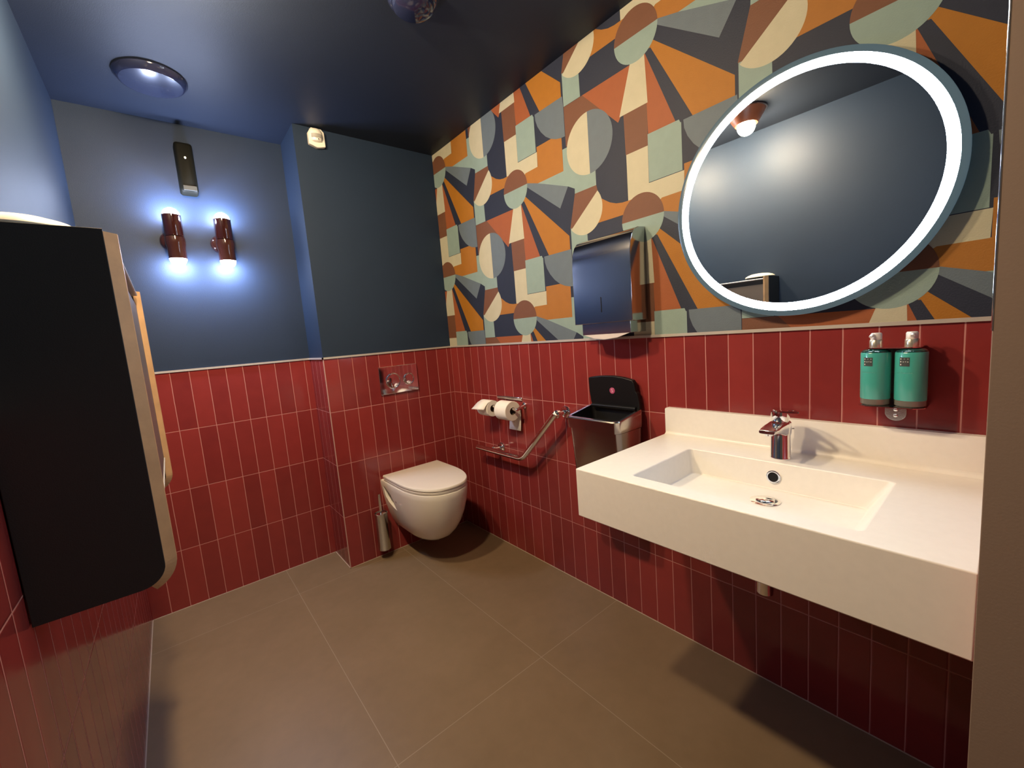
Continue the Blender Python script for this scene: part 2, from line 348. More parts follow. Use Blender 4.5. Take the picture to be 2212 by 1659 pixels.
# overflow on the back wall of the bowl
bm = bmn(); lathe(bm, [(0.0130, 0.0005), (0.0135, 0.003), (0.0155, 0.0035), (0.0185, 0.0025), (0.019, -0.004)], (-0.1615, -1.974, 0.800), (-1, 0, 0.13)); ov = obj('overflow_ring', bm, chrome, sink, smooth=True)
bm = bmn(); lathe(bm, [(0, 0.0012), (0.0133, 0.0012)], (-0.1615, -1.974, 0.800), (-1, 0, 0.13)); obj('overflow_hole', bm, black, ov)
trap = thing('drain_trap', 'small chrome bottle trap hanging under the white washbasin', 'pipe', (-0.26, -1.985, 0.50))
bm = bmn(); cyl(bm, (-0.26, -1.985, 0.69), (-0.26, -1.985, 0.60), 0.016); cyl(bm, (-0.26, -1.985, 0.605), (-0.26, -1.985, 0.495), 0.0215)
obj('trap_body', bm, chrome, trap, smooth=True, bevel=0.002)
bm = bmn(); cyl(bm, (-0.26, -1.985, 0.575), (0.0, -1.985, 0.575), 0.014); lathe(bm, [(0.03, 0), (0.03, 0.004), (0.016, 0.008)], (0, -1.985, 0.575), (-1, 0, 0)); obj('waste_pipe', bm, chrome, trap, smooth=True)

# ------------------------------------------------------------------ tap
tx, ty = -0.100, -1.972
tap = thing('tap', 'chrome single-lever mixer tap standing on the white washbasin', 'tap', (tx, ty, z1))
bm = bmn(); lathe(bm, [(0, 0), (0.0275, 0), (0.0275, 0.004), (0.0262, 0.006), (0.0250, 0.104), (0.0235, 0.108), (0, 0.108)], (tx, ty, z1)); obj('tap_body', bm, chrome, tap, smooth=True)
bm = bmn()
secs = []
for t, w, zt, zb in ((0.018, 0.0245, 0.955, 0.905), (-0.02, 0.0245, 0.955, 0.912), (-0.06, 0.0235, 0.952, 0.926), (-0.085, 0.0225, 0.948, 0.932), (-0.104, 0.0205, 0.945, 0.934)):
    zc = (zt+zb)/2; s = []
    for a in range(20):
        an = 2*PI*a/20; cx, sx_ = math.cos(an), math.sin(an)
        e = 0.45
        s.append((tx+t, ty + w*math.copysign(abs(cx)**e, cx), zc + (zt-zb)/2*math.copysign(abs(sx_)**e, sx_)))
    secs.append(s)
loft(bm, secs); sp_ = obj('spout', bm, chrome, tap, smooth=True, bevel=0.001)
bm = bmn(); cyl(bm, (tx-0.088, ty, 0.936), (tx-0.088, ty, 0.928), 0.010); obj('aerator', bm, chrome, sp_, smooth=True)
bm = bmn(); lathe(bm, [(0, 0), (0.0225, 0), (0.0235, 0.002), (0.0245, 0.026), (0.0235, 0.030), (0, 0.031)], (tx, ty, 0.954)); obj('cartridge_cap', bm, chrome, tap, smooth=True)
bm = bmn()   # lever: tapered loop plate pointing sideways
d = Vector((-0.045, -0.072, 0)).normalized(); pz = Vector((-d.y, d.x, 0)); base = Vector((tx, ty, 0.984))
outer = []; inner = []
for i in range(32):
    a = 2*PI*i/32; L_ = math.cos(a); Wd = math.sin(a)
    outer.append(base + d*(0.022+0.047*L_) + pz*(0.0235*Wd*(1 if L_ < 0 else 1-0.55*L_)))
    inner.append(base + d*(0.043+0.017*L_) + pz*(0.0095*Wd*(1 if L_ < 0 else 1-0.4*L_)))
def lift(v, h):
    s_ = (v-base).dot(d); return Vector((v.x, v.y, v.z + h + max(0, s_-0.02)*0.06))
A = [bm.verts.new(lift(v, 0)) for v in outer]; B = [bm.verts.new(lift(v, 0.0045)) for v in outer]
Ci = [bm.verts.new(lift(v, 0)) for v in inner]; D = [bm.verts.new(lift(v, 0.0045)) for v in inner]
for i in range(32):
    j = (i+1) % 32
    bm.faces.new((A[i], A[j], B[j], B[i])); bm.faces.new((Ci[i], D[i], D[j], Ci[j])); bm.faces.new((B[i], B[j], D[j], D[i])); bm.faces.new((A[i], Ci[i], Ci[j], A[j]))
obj('lever', bm, chrome, tap, smooth=True)
bm = bmn(); tube(bm, [(tx+0.030, ty, 0.860), (tx+0.031, ty, 0.90), (tx+0.033, ty-0.002, 0.915), (tx+0.040, ty-0.010, 0.922), (tx+0.046, ty-0.022, 0.923)], 0.0016, 10); obj('pull_rod', bm, steel, tap, smooth=True)

# ------------------------------------------------------------------ round mirror with LED ring
my, mz, MT = -1.983, 1.600, 0.037
mir = thing('round_mirror', 'large round wall mirror with glowing white light ring above the washbasin', 'mirror', (0, my, mz))
AXM = (-1, 0, 0)
bm = bmn(); lathe(bm, [(0, 0.0), (0.325, 0.0), (0.330, 0.002), (0.330, MT-0.006), (0, MT-0.006)], (0, my, mz), AXM, 96); obj('backing_frame', bm, mat('mirror_frame', (0.16, 0.165, 0.17), rough=0.4, metal=0.6), mir, smooth=True)
bm = bmn(); lathe(bm, [(0, MT), (0.3050, MT)], (0, my, mz), AXM, 128); obj('mirror_glass', bm, mat('mirror_glass', (0.90, 0.94, 0.96), rough=0.0, metal=1), mir)
ringm = mat('lit_ring', (0.9, 0.9, 0.9), rough=0.5, emis=COOL, es=RING_E)
bm = bmn(); lathe(bm, [(0.3050, MT), (0.3275, MT)], (0, my, mz), AXM, 128); obj('light_ring', bm, ringm, mir)
frost = mat('frosted_rim', (0.05, 0.075, 0.09), rough=0.2, emis=(0.45, 0.75, 0.95), es=0.09)
bm = bmn(); lathe(bm, [(0.3275, MT), (0.341, MT), (0.343, MT-0.001), (0.343, MT-0.005), (0.32, MT-0.005)], (0, my, mz), AXM, 128); obj('frosted_rim', bm, frost, mir, smooth=True)

# ------------------------------------------------------------------ soap bottles and holder
hold = thing('bottle_holder', 'steel wall bracket holding the two turquoise pump bottles', 'holder', (0, -2.210, 1.0))
bm = bmn(); prism(bm, rrect(-2.2315, -2.1885, 0.961, 1.159, 0.0213, 10, (0, 0, 1, 1)), 'x', -0.004, 0.0); bp_ = obj('back_plate', bm, steel, hold, bevel=0.0006)
for zz in (0.975, 0.991):
    bm = bmn(); lathe(bm, [(0.0045, 0.0), (0.0045, 0.0012), (0.003, 0.0022), (0, 0.0022)], (-0.004, -2.210, zz), AXM, 20); obj('screw', bm, chrome, bp_, smooth=True)
bm = bmn(); prism(bm, rrect(-0.092, -0.003, -2.275, -2.145, 0.028, 8, (0, 1, 1, 0)), 'z', 1.0105, 1.0125); obj('shelf_plate', bm, chrome, hold)
bm = bmn(); prism(bm, rrect(-0.078, -0.003, -2.262, -2.158, 0.018, 8, (0, 1, 1, 0)), 'z', 1.158, 1.1605); obj('top_plate', bm, chrome, hold)
teal = mat('teal_bottle', (0.055, 0.37, 0.32), rough=0.22, coat=0.5)
dteal = mat('dark_glass', (0.008, 0.05, 0.045), rough=0.08, coat=0.5)
clear = mat('clear_base', (0.30, 0.30, 0.27), rough=0.08, metal=0.55)
pumpm = mat('pump_metal', (0.80, 0.74, 0.58), rough=0.22, metal=0.85)
pumpw = mat('pump_head', (0.80, 0.76, 0.72), rough=0.3, metal=0.2)
lab = mat('label_black', (0.04, 0.05, 0.05), rough=0.5); labw = mat('label_print', (0.55, 0.6, 0.55), rough=0.5)
for k, (by, txt) in enumerate(((-2.1765, 'left'), (-2.2435, 'right'))):
    b = thing('soap_bottle', ('turquoise pump soap bottle on the left, nearer the tap' if k == 0 else
              'turquoise pump soap bottle on the right, nearer the brown door frame'), 'bottle', (-0.058, by, 1.013), 'pump bottles above the washbasin')
    o_ = (-0.058, by, 1.013)
    bm = bmn(); lathe(bm, [(0, 0), (0.026, 0), (0.0295, 0.003), (0.0295, 0.016)], o_); obj('bottle_base', bm, clear, b, smooth=True)
    bm = bmn(); lathe(bm, [(0.0295, 0.016), (0.0305, 0.018), (0.0305, 0.133), (0.0295, 0.135)], o_); obj('bottle_body', bm, teal, b, smooth=True)
    bm = bmn(); lathe(bm, [(0.0295, 0.135), (0.029, 0.138), (0.024, 0.142), (0.013, 0.144), (0.012, 0.147)], o_); obj('shoulder', bm, dteal, b, smooth=True)
    bm = bmn(); lathe(bm, [(0.0, 0.147), (0.0135, 0.147), (0.0135, 0.165), (0.012, 0.167), (0, 0.167)], o_); obj('pump_collar', bm, pumpm, b, smooth=True)
    rot = (0.35, -0.15)[k]; dd = Vector((-math.cos(rot), math.sin(rot), 0))
    bm = bmn(); lathe(bm, [(0, 0.167), (0.0115, 0.167), (0.0115, 0.181), (0.0095, 0.184), (0, 0.184)], o_, n=28)
    p = Vector(o_) + Vector((0, 0, 0.179)); tube(bm, [p, p+dd*0.014, p+dd*0.019+Vector((0, 0, -0.0015)), p+dd*0.022+Vector((0, 0, -0.004))], 0.004, 12)
    obj('pump_head', bm, pumpw, b, smooth=True)
    # label wraps the front of the bottle
    a0 = math.radians((160, 163)[k]) ; aw = math.radians(37); r_ = 0.0308
    def wrap(a, h, rr): return (o_[0]+rr*math.cos(a), o_[1]+rr*math.sin(a), o_[2]+h)
    bm = bmn(); G = []
    for i in range(7):
        a = a0 - aw/2 + aw*i/6; G.append((bm.verts.new(wrap(a, 0.1015, r_)), bm.verts.new(wrap(a, 0.1235, r_))))
    for g0, g1 in zip(G, G[1:]): bm.faces.new((g0[0], g1[0], g1[1], g0[1]))
    lb = obj('label', bm, lab, b)
    bm = bmn()
    for (cu, cv, w, h_) in ((-0.36, 0.32, .12, .12), (0.0, 0.32, .06, .08), (0.33, 0.32, .06, .10), (-0.36, 0.02, .12, .14), (-0.1, 0.0, .10, .10), (0.12, 0.02, .12, .06), (0.33, 0.0, .10, .10), (-0.36, -0.3, .12, .14)):
        q_ = []
        for su, sv in ((-1, -1), (1, -1), (1, 1), (-1, 1)): q_.append(bm.verts.new(wrap(a0 + aw*(cu+su*w/2), 0.1125+0.022*(cv+sv*h_/2), r_+0.0002)))
        bm.faces.new(q_)
    obj('label_print', bm, labw, lb)
    bm = bmn(); G = []
    for i in range(25):
        a = a0 - math.radians(32) + math.radians(64)*i/24; G.append((bm.verts.new(wrap(a, 0.084, 0.0306)), bm.verts.new(wrap(a, 0.0865+0.0012*math.sin(i*2.1), 0.0312))))
    for g0, g1 in zip(G, G[1:]): bm.faces.new((g0[0], g1[0], g1[1], g0[1]))
    obj('embossed_line', bm, teal, b)

# ------------------------------------------------------------------ towel dispenser
tw = thing('paper_towel_dispenser', 'polished steel paper towel dispenser on the patterned wall left of the mirror', 'dispenser', (0, -1.345, 1.225))
bm = bmn()
ya, yb = -1.488, -1.205
prof = [(0.0, 1.283), (-0.107, 1.283), (-0.1065, 1.50), (-0.104, 1.54), (-0.098, 1.575), (-0.087, 1.600), (-0.070, 1.618), (-0.045, 1.628), (0.0, 1.632)]
prism(bm, prof, 'y', ya, yb); obj('housing', bm, polsteel, tw, smooth=True, bevel=0.0015, bseg=2, angle=50)
bm = bmn(); box(bm, -0.102, 0, -1.475, -1.24, 1.238, 1.283); obj('outlet_tray', bm, polsteel, tw, bevel=0.001)
bm = bmn(); prism(bm, [(-1.468, 1.238), (-1.247, 1.238), (-1.30, 1.222), (-1.345, 1.217), (-1.41, 1.222)], 'x', -0.1015, -0.099); obj('paper_towel', bm, mat('towel_paper', (0.62, 0.56, 0.56), rough=0.8), tw)
bm = bmn(); prism(bm, rrect(-1.349, -1.345, 1.325, 1.385, 0.0019, 4), 'x', -0.1076, -0.1068); obj('level_slot', bm, black, tw)

# ------------------------------------------------------------------ wall-hung bin
bn = thing('waste_bin', 'brushed steel bin with open black lid hung on the tiles left of the washbasin', 'bin', (-0.11, -1.326, 0.50))
def rsec(xa, xb, ya_, yb_, z, r, n=6, bow=0.012):
    out = []
    for (px, py) in rrect(xa, xb, ya_, yb_, r, n):
        t = (xb-px)/(xb-xa); yy = (py-(ya_+yb_)/2)/((yb_-ya_)/2)
        out.append((px - bow*(1-yy*yy)*t, py, z(px) if callable(z) else z))
    return out
bm = bmn()
loft(bm, [rsec(-0.178+dx, -0.016, -1.455+t, -1.197-t, z, 0.022) for z, dx, t in ((0.500, 0.026, 0.018), (0.504, 0.020, 0.013), (0.68, 0.010, 0.006), (0.855, 0.0, 0.0))])
obj('bin_body', bm, steel, bn, smooth=True)
bm = bmn()
zr = lambda x: 0.905 + 0.026*max(0, min(1, (x+0.19)/0.17))**1.3
s1 = rsec(-0.188, -0.014, -1.459, -1.193, 0.858, 0.024); s2 = rsec(-0.190, -0.014, -1.460, -1.192, lambda x: zr(x)-0.004, 0.024); s3 = rsec(-0.187, -0.016, -1.457, -1.195, zr, 0.022)
s4 = rsec(-0.176, -0.022, -1.446, -1.206, zr, 0.018); s5 = rsec(-0.172, -0.026, -1.440, -1.212, 0.885, 0.018)
loft(bm, [s1, s2, s3, s4], (False, False)); obj('rim', bm, steel, bn, smooth=True)
bm = bmn(); loft(bm, [[(p[0], p[1], p[2]-0.0015) for p in rsec(-0.177, -0.021, -1.447, -1.205, zr, 0.018)], s5, rsec(-0.160, -0.03, -1.43, -1.222, 0.80, 0.018)], (False, True)); obj('liner', bm, black, bn, smooth=True)
# open lid standing against the wall, arched top and notched corner
bm = bmn()
lidp = [(-1.452, 0.922), (-1.452, 0.955), (-1.446, 0.992), (-1.437, 1.000), (-1.433, 1.034), (-1.424, 1.046), (-1.38, 1.056), (-1.33, 1.061), (-1.27, 1.060), (-1.22, 1.055), (-1.203, 1.052), (-1.198, 1.046), (-1.200, 0.99), (-1.206, 0.945), (-1.212, 0.930)]
prism(bm, lidp, 'x', -0.036, -0.014); ld = obj('lid', bm, black, bn, smooth=True, bevel=0.004, bseg=3, angle=30)
bm = bmn(); cyl(bm, (-0.040, -1.44, 0.930), (-0.040, -1.216, 0.930), 0.008); obj('hinge', bm, black, ld, smooth=True)
bm = bmn(); lathe(bm, [(0, 0.0012), (0.0125, 0.001), (0.0135, 0)], (-0.036, -1.325, 0.998), AXM, 32); st = obj('round_sticker', bm, mat('pink_sticker', (0.42, 0.07, 0.17), rough=0.4), ld)
Mt = Matrix.Translation((-0.0374, -1.325, 0.998)) @ Matrix(((0, 0, -1, 0), (-1, 0, 0, 0), (0, 1, 0, 0), (0, 0, 0, 1)))
obj('sticker_letter', text_bm('S', 0.021, 0.0002, Mt), mat('sticker_white', (0.75, 0.55, 0.62), rough=0.4), st)

# ------------------------------------------------------------------ grab bar
gb = thing('grab_bar', 'angled chrome grab bar on the red tiles between the toilet and the bin', 'grab bar', (0, -0.7, 0.61))
bm = bmn(); XG = -0.078; r = 0.0155; zl = 0.606; yc = -0.752; bend = 0.04
q1 = Vector((XG, yc, zl)); dA = Vector((0, 1, 0)); dB = Vector((0, -1, 1)).normalized()
pts = [Vector((XG, -0.335, zl)), q1+dA*bend]
for i in range(1, 9):
    t = i/9; pts.append((q1+dA*bend)*(1-t)**2 + q1*2*t*(1-t) + (q1+dB*bend)*t*t)
pts += [q1+dB*bend, q1+dB*0.385]
tube(bm, pts, r, 28); e1 = pts[-1]; obj('rail', bm, chrome, gb, smooth=True, bevel=0.003)
for nm, p in (('wall_mount', Vector((XG, -0.475, zl))), ('wall_mount', q1+dB*0.375)):
    bm = bmn(); cyl(bm, p, (0, p.y, p.z), 0.0105); lathe(bm, [(0.031, 0), (0.031, 0.005), (0.027, 0.010), (0.012, 0.012)], (0, p.y, p.z), AXM); lathe(bm, [(0.012, 0), (0.0195, 0.006), (0.0195, 0.022), (0.012, 0.030)], (XG+0.03, p.y, p.z), AXM, 28)
    obj(nm, bm, chrome, gb, smooth=True)

# ------------------------------------------------------------------ toilet roll holders + rolls
rh = thing('toilet_roll_holder', 'double chrome toilet roll holder on the red tiles above the grab bar', 'holder', (0, -0.58, 0.88))
XR, ZR = -0.068, 0.866
bm = bmn(); cyl(bm, (-0.004, -0.48, 0.914), (-0.004, -0.70, 0.914), 0.006, n=16); box(bm, -0.008, 0, -0.70, -0.48, 0.903, 0.921); obj('wall_plate', bm, chrome, rh, smooth=True, bevel=0.002)
for ye in (-0.545, -0.722):
    bm = bmn(); tube(bm, [(0, ye+0.01, ZR+0.012), (-0.03, ye, ZR+0.010), (-0.055, ye-0.002, ZR+0.004), (XR, ye, ZR), (XR, ye+0.012, ZR), (XR, ye+0.115, ZR)], 0.0085, 16)
    lathe(bm, [(0.017, 0), (0.017, 0.006), (0.01, 0.012)], (0, ye+0.01, ZR+0.012), AXM, 24); obj('arm', bm, chrome, rh, smooth=True)
def roll(name, yc_, rr, label, sheet):
    t = thing(name, label, 'toilet paper', (XR, yc_, ZR), 'toilet rolls on the double holder')
    bm = bmn(); hl = 0.050
    lathe(bm, [(0.021, -hl), (rr-0.002, -hl), (rr, -hl+0.002), (rr, hl-0.002), (rr-0.002, hl), (0.021, hl), (0.021, -hl)], (XR, yc_, ZR-0.010), (0, 1, 0), 48); obj('paper_roll', bm, paper, t, smooth=True)
    bm = bmn(); lathe(bm, [(0.0212, -hl+0.001), (0.0195, -hl+0.001), (0.0195, hl-0.001), (0.0212, hl-0.001)], (XR, yc_, ZR-0.010), (0, 1, 0), 32); obj('cardboard_core', bm, mat('cardboard_core', (0.20, 0.15, 0.10), rough=0.9), t, smooth=True)
    bm = bmn(); V = []
    for p in sheet:
        V.append((bm.verts.new((XR+p[0], yc_-hl+p[2], ZR-0.010+p[1])), bm.verts.new((XR+p[0]+p[3], yc_+hl-0.001, ZR-0.010+p[1]))))
    for a, b_ in zip(V, V[1:]): bm.faces.new((a[0], b_[0], b_[1], a[1]))
    s = obj('loose_sheet', bm, paper, t, smooth=True); sd = s.modifiers.new('t', 'SOLIDIFY'); sd.thickness = 0.0009
rA = 0.046; rB = 0.053
roll('toilet_roll', -0.465, rA, 'smaller white toilet roll with a sheet flicked up, nearer the toilet', [(rA*math.cos(a)*1.01, rA*math.sin(a)*1.01, 0, 0) for a in [math.radians(v) for v in (60, 80, 100, 120)]] + [(-0.036, 0.036, 0, 0), (-0.052, 0.022, 0.001, -0.004), (-0.060, 0.010, 0.002, -0.012), (-0.064, 0.003, 0.006, -0.02)])
roll('toilet_roll', -0.640, rB, 'fuller white toilet roll with a sheet hanging down, nearer the bin', [(rB*math.cos(a)*1.01, rB*math.sin(a)*1.01, 0, 0) for a in [math.radians(v) for v in (60, 40, 20, 0)]] + [(0.0537, -0.03, 0.0, 0), (0.0525, -0.06, 0, 0), (0.049, -0.095, 0.001, 0), (0.045, -0.118, 0.0, 0)])

# ------------------------------------------------------------------ toilet
TX = -0.387
wc = thing('toilet', 'white wall-hung toilet with closed lid on the boxed-out tiled wall', 'toilet', (TX, -0.27, 0.15))
def dsec(z, w, l, yb=0.0, n=40, back=0.6, e=2.3):
    """D-shaped section: straight sides from the wall, superelliptic nose"""
    out = []; ls = l*back
    for i in range(n+1):
        a = PI*i/n; cx, sn = math.cos(a), math.sin(a)
        out.append((TX + w*math.copysign(abs(cx)**(2/e), cx), yb - (l-ls) * 0 - ls*0 - (l*(1-back)) - (l*back)*abs(sn)**(2/e), z))
    out.append((TX-w, yb, z)); out.append((TX+w, yb, z)); return out
bm = bmn()
prof = [(0.150, 0.098, 0.36, 0.55), (0.153, 0.108, 0.375, 0.55), (0.17, 0.120, 0.40, 0.56), (0.21, 0.138, 0.440, 0.57), (0.26, 0.154, 0.476, 0.58), (0.32, 0.168, 0.507, 0.6), (0.38, 0.178, 0.528, 0.6), (0.43, 0.183, 0.538, 0.6), (0.456, 0.185, 0.541, 0.6), (0.463, 0.183, 0.539, 0.6), (0.465, 0.179, 0.535, 0.6)]
loft(bm, [dsec(z, w, l, 0.0, back=b_) for z, w, l, b_ in prof])
bowl = obj('bowl', bm, ceramic, wc, smooth=True)
# mounting recess in the left flank (and the matching one on the right)
for sgn in (-1, 1):
    bm = bmn(); P = [(-0.026, 0.432), (-0.055, 0.430), (-0.115, 0.398), (-0.132, 0.372), (-0.152, 0.305), (-0.105, 0.318), (-0.058, 0.338), (-0.032, 0.366)]
    xa_, xb_ = (TX-0.25, TX-0.095) if sgn < 0 else (TX+0.095, TX+0.25)
    prism(bm, P, 'x', xa_, xb_)
    cu = obj('cutter', bm, ceramic); bo = bowl.modifiers.new('cut', 'BOOLEAN'); bo.operation = 'DIFFERENCE'; bo.object = cu; bo.solver = 'EXACT'
    dg = bpy.context.evaluated_depsgraph_get(); nm = bpy.data.meshes.new_from_object(bowl.evaluated_get(dg)); bowl.modifiers.clear(); bowl.data = nm
    bpy.data.objects.remove(cu)
for p in bowl.data.polygons: p.use_smooth = True
bowl.data.set_sharp_from_angle(angle=math.radians(38)); bowl.data.name = 'bowl'
bm = bmn(); lathe(bm, [(0.006, 0), (0.006, 0.002), (0.004, 0.004), (0, 0.004)], (TX-0.173, -0.175, 0.368), (-1, 0, -0.08), 20); obj('cover_cap', bm, chrome, bowl, smooth=True)
bm = bmn(); loft(bm, [dsec(0.4655, 0.177, 0.487, -0.045, back=0.62), dsec(0.468, 0.181, 0.492, -0.045, back=0.62), dsec(0.479, 0.182, 0.494, -0.045, back=0.62), dsec(0.482, 0.179, 0.490, -0.045, back=0.62)]); obj('seat', bm, ceramic, wc, smooth=True)
bm = bmn(); loft(bm, [dsec(0.4845, 0.181, 0.494, -0.045, back=0.62), dsec(0.487, 0.184, 0.498, -0.043, back=0.62), dsec(0.496, 0.184, 0.498, -0.043, back=0.62), dsec(0.5005, 0.180, 0.493, -0.045, back=0.62), dsec(0.503, 0.150, 0.455, -0.065, back=0.62)]); obj('lid', bm, ceramic, wc, smooth=True)

# flush plate
fp = thing('flush_plate', 'chrome dual flush plate on the red tiles above the toilet', 'flush plate', (TX, 0, 1.052))
bm = bmn(); prism(bm, rrect(TX-0.123, TX+0.123, 0.968, 1.134, 0.004, 4), 'y', -0.011, 0.0); pl = obj('plate', bm, chrome, fp, smooth=True, bevel=0.002, bseg=3, angle=50)
for (bx, bz, br) in ((-0.040, 1.045, 0.044), (0.062, 1.045, 0.033)):
    bm = bmn(); lathe(bm, [(br+0.0035, 0.0), (br+0.002, 0.0022), (br, 0.001), (br-0.002, 0.0005), (br-0.004, 0.004), (br*0.6, 0.0052), (0, 0.0056)], (TX+bx, -0.011, bz), (0, -1, 0), 56); obj('flush_button', bm, chrome, pl, smooth=True)

# toilet brush
br_ = thing('toilet_brush', 'chrome wall-mounted toilet brush holder left of the toilet', 'toilet brush', (-0.612, -0.05, 0.06))
bc = (-0.612, -0.052, 0.062)
bm = bmn(); lathe(bm, [(0, 0), (0.034, 0), (0.036, 0.003), (0.036, 0.218), (0.038, 0.222), (0.034, 0.224), (0.0325, 0.21), (0.0325, 0.01)], bc); obj('brush_holder', bm, mat('satin_chrome', (0.62, 0.62, 0.60), rough=0.22, metal=1), br_, smooth=True)
bm = bmn(); cyl(bm, (bc[0], bc[1], 0.12), (bc[0], bc[1], 0.40), 0.0075); lathe(bm, [(0, 0), (0.030, 0.001), (0.030, 0.006), (0.008, 0.012)], (bc[0], bc[1], 0.276), n=32); obj('brush_handle', bm, chrome, br_, smooth=True)
bm = bmn(); box(bm, bc[0]-0.012, bc[0]+0.012, -0.02, 0, 0.17, 0.25); lathe(bm, [(0.022, 0), (0.022, 0.006), (0, 0.007)], (bc[0], 0, 0.21), (0, -1, 0), 28); obj('wall_bracket', bm, chrome, br_, smooth=True, bevel=0.001)

# ------------------------------------------------------------------ motion sensor high on the boxed wall
ps = thing('motion_sensor', 'small white motion sensor high on the navy wall above the toilet', 'sensor', (-0.705, 0, 2.36))
bm = bmn(); prism(bm, [(-0.739, 2.330), (-0.739, 2.385), (-0.722, 2.412), (-0.672, 2.412), (-0.658, 2.398), (-0.657, 2.326), (-0.700, 2.316)], 'y', -0.024, 0.0); obj('mounting_base', bm, whitep, ps, smooth=True, bevel=0.003)
bm = bmn()
loft(bm, [[(-0.700 + w*math.cos(2*PI*i/24), yv - dep*0.0 - dep*max(0, math.sin(2*PI*i/24)), z) for i in range(24)] for z, w, dep, yv in ((2.341, 0.010, 0.006, -0.022), (2.346, 0.026, 0.020, -0.022), (2.362, 0.032, 0.028, -0.020), (2.392, 0.032, 0.028, -0.018), (2.406, 0.028, 0.022, -0.014), (2.411, 0.015, 0.012, -0.010))]); hd = obj('sensor_head', bm, whitep, ps, smooth=True)
bm = bmn(); G = []
for i in range(13):
    a = PI*(0.18+0.64*i/12); G.append((bm.verts.new((-0.700+0.0328*math.cos(a), -0.0202-0.0288*math.sin(a), 2.357)), bm.verts.new((-0.700+0.0328*math.cos(a), -0.0202-0.0288*math.sin(a), 2.377))))
for g0, g1 in zip(G, G[1:]): bm.faces.new((g0[0], g1[0], g1[1], g0[1]))
obj('lens_window', bm, mat('sensor_lens', (0.36, 0.35, 0.31), rough=0.4), hd, smooth=True)
bm = bmn(); lathe(bm, [(0, 0.0015), (0.0025, 0.001), (0.0028, 0)], (-0.697, -0.0478, 2.350), (0, -1, 0), 12); obj('sensor_led', bm, black, hd)

# ------------------------------------------------------------------ air freshener on the recess wall
af = thing('air_freshener', 'dark automatic air freshener dispenser on the navy wall above the wall lights', 'air freshener', (-1.256, YD, 2.08))
YA = YD-0.062
bm = bmn(); loft(bm, [[(p[0], yy, p[1]) for p in rrect(-1.294+i_, -1.220-i_, 2.080+i_, 2.318-i_, 0.014, 6)] for yy, i_ in ((YD, 0), (YA+0.014, 0.001), (YA+0.005, 0.005), (YA, 0.014))]); bd = obj('dispenser_body', bm, mat('olive_black_plastic', (0.006, 0.006, 0.004), rough=0.6, spec=0.1), af, smooth=True)
bm = bmn(); box(bm, -1.281, -1.228, YA-0.0016, YA+0.03, 2.090, 2.112); obj('grille_panel', bm, mat('grey_panel', (0.05, 0.052, 0.045), rough=0.6), bd, bevel=0.001)
bm = bmn(); lathe(bm, [(0.0, 0.0015), (0.0045, 0.001), (0.005, -0.002)], (-1.256, YA, 2.243), (0, -1, 0), 24, 1, 1.25); obj('spray_window', bm, mat('pale_window', (0.75, 0.78, 0.62), rough=0.4, emis=(0.9, 1, 0.75), es=0.25), bd)

# ------------------------------------------------------------------ twin wall lights
amber = mat('maroon_glass', (0.028, 0.006, 0.005), rough=0.05, coat=1.0)
brass = mat('copper_mount', (0.040, 0.013, 0.010), rough=0.12, metal=0.0, coat=0.3)
bulbm = mat('cool_bulb', (1, 1, 1), rough=0.4, emis=SCONCE, es=SCONCE_E)
for k, (sx0, lb_) in enumerate(((-1.349, 'left one of the two maroon glass up-and-down wall lights'), (-1.147, 'right one of the two maroon glass up-and-down wall lights'))):
    w = thing('wall_light', lb_, 'wall light', (sx0, YD, 1.853), 'wall lights on the recessed navy wall')
    ys = YD-0.078
    bm = bmn(); lathe(bm, [(0.044, 0), (0.046, 0.006), (0.044, 0.016), (0.036, 0.026), (0.016, 0.032), (0.012, 0.05)], (sx0-0.012, YD, 1.850), (0, -1, 0), 40); obj('wall_mount', bm, brass, w, smooth=True)
    bm = bmn(); lathe(bm, [(0.0, -0.002), (0.0365, 0.0), (0.0375, 0.002), (0.0375, 0.100), (0.036, 0.100), (0.0355, 0.004)], (sx0, ys, 1.858)); obj('upper_shade', bm, amber, w, smooth=True)
    bm = bmn(); lathe(bm, [(0.0, 0.0), (0.0395, -0.003), (0.041, -0.02), (0.0395, -0.04), (0.0365, -0.052), (0.0365, -0.105), (0.035, -0.105), (0.035, -0.05)], (sx0, ys, 1.858)); obj('lower_shade', bm, brass, w, smooth=True)
    for z, s_ in ((1.958, 1), (1.753, -1)):
        bm = bmn(); lathe(bm, [(0.0, s_*0.034), (0.012, s_*0.032), (0.022, s_*0.026), (0.030, s_*0.016), (0.034, s_*0.004), (0.034, s_*-0.006), (0, s_*-0.006)], (sx0, ys, z), n=32); obj('bulb', bm, bulbm, w, smooth=True)

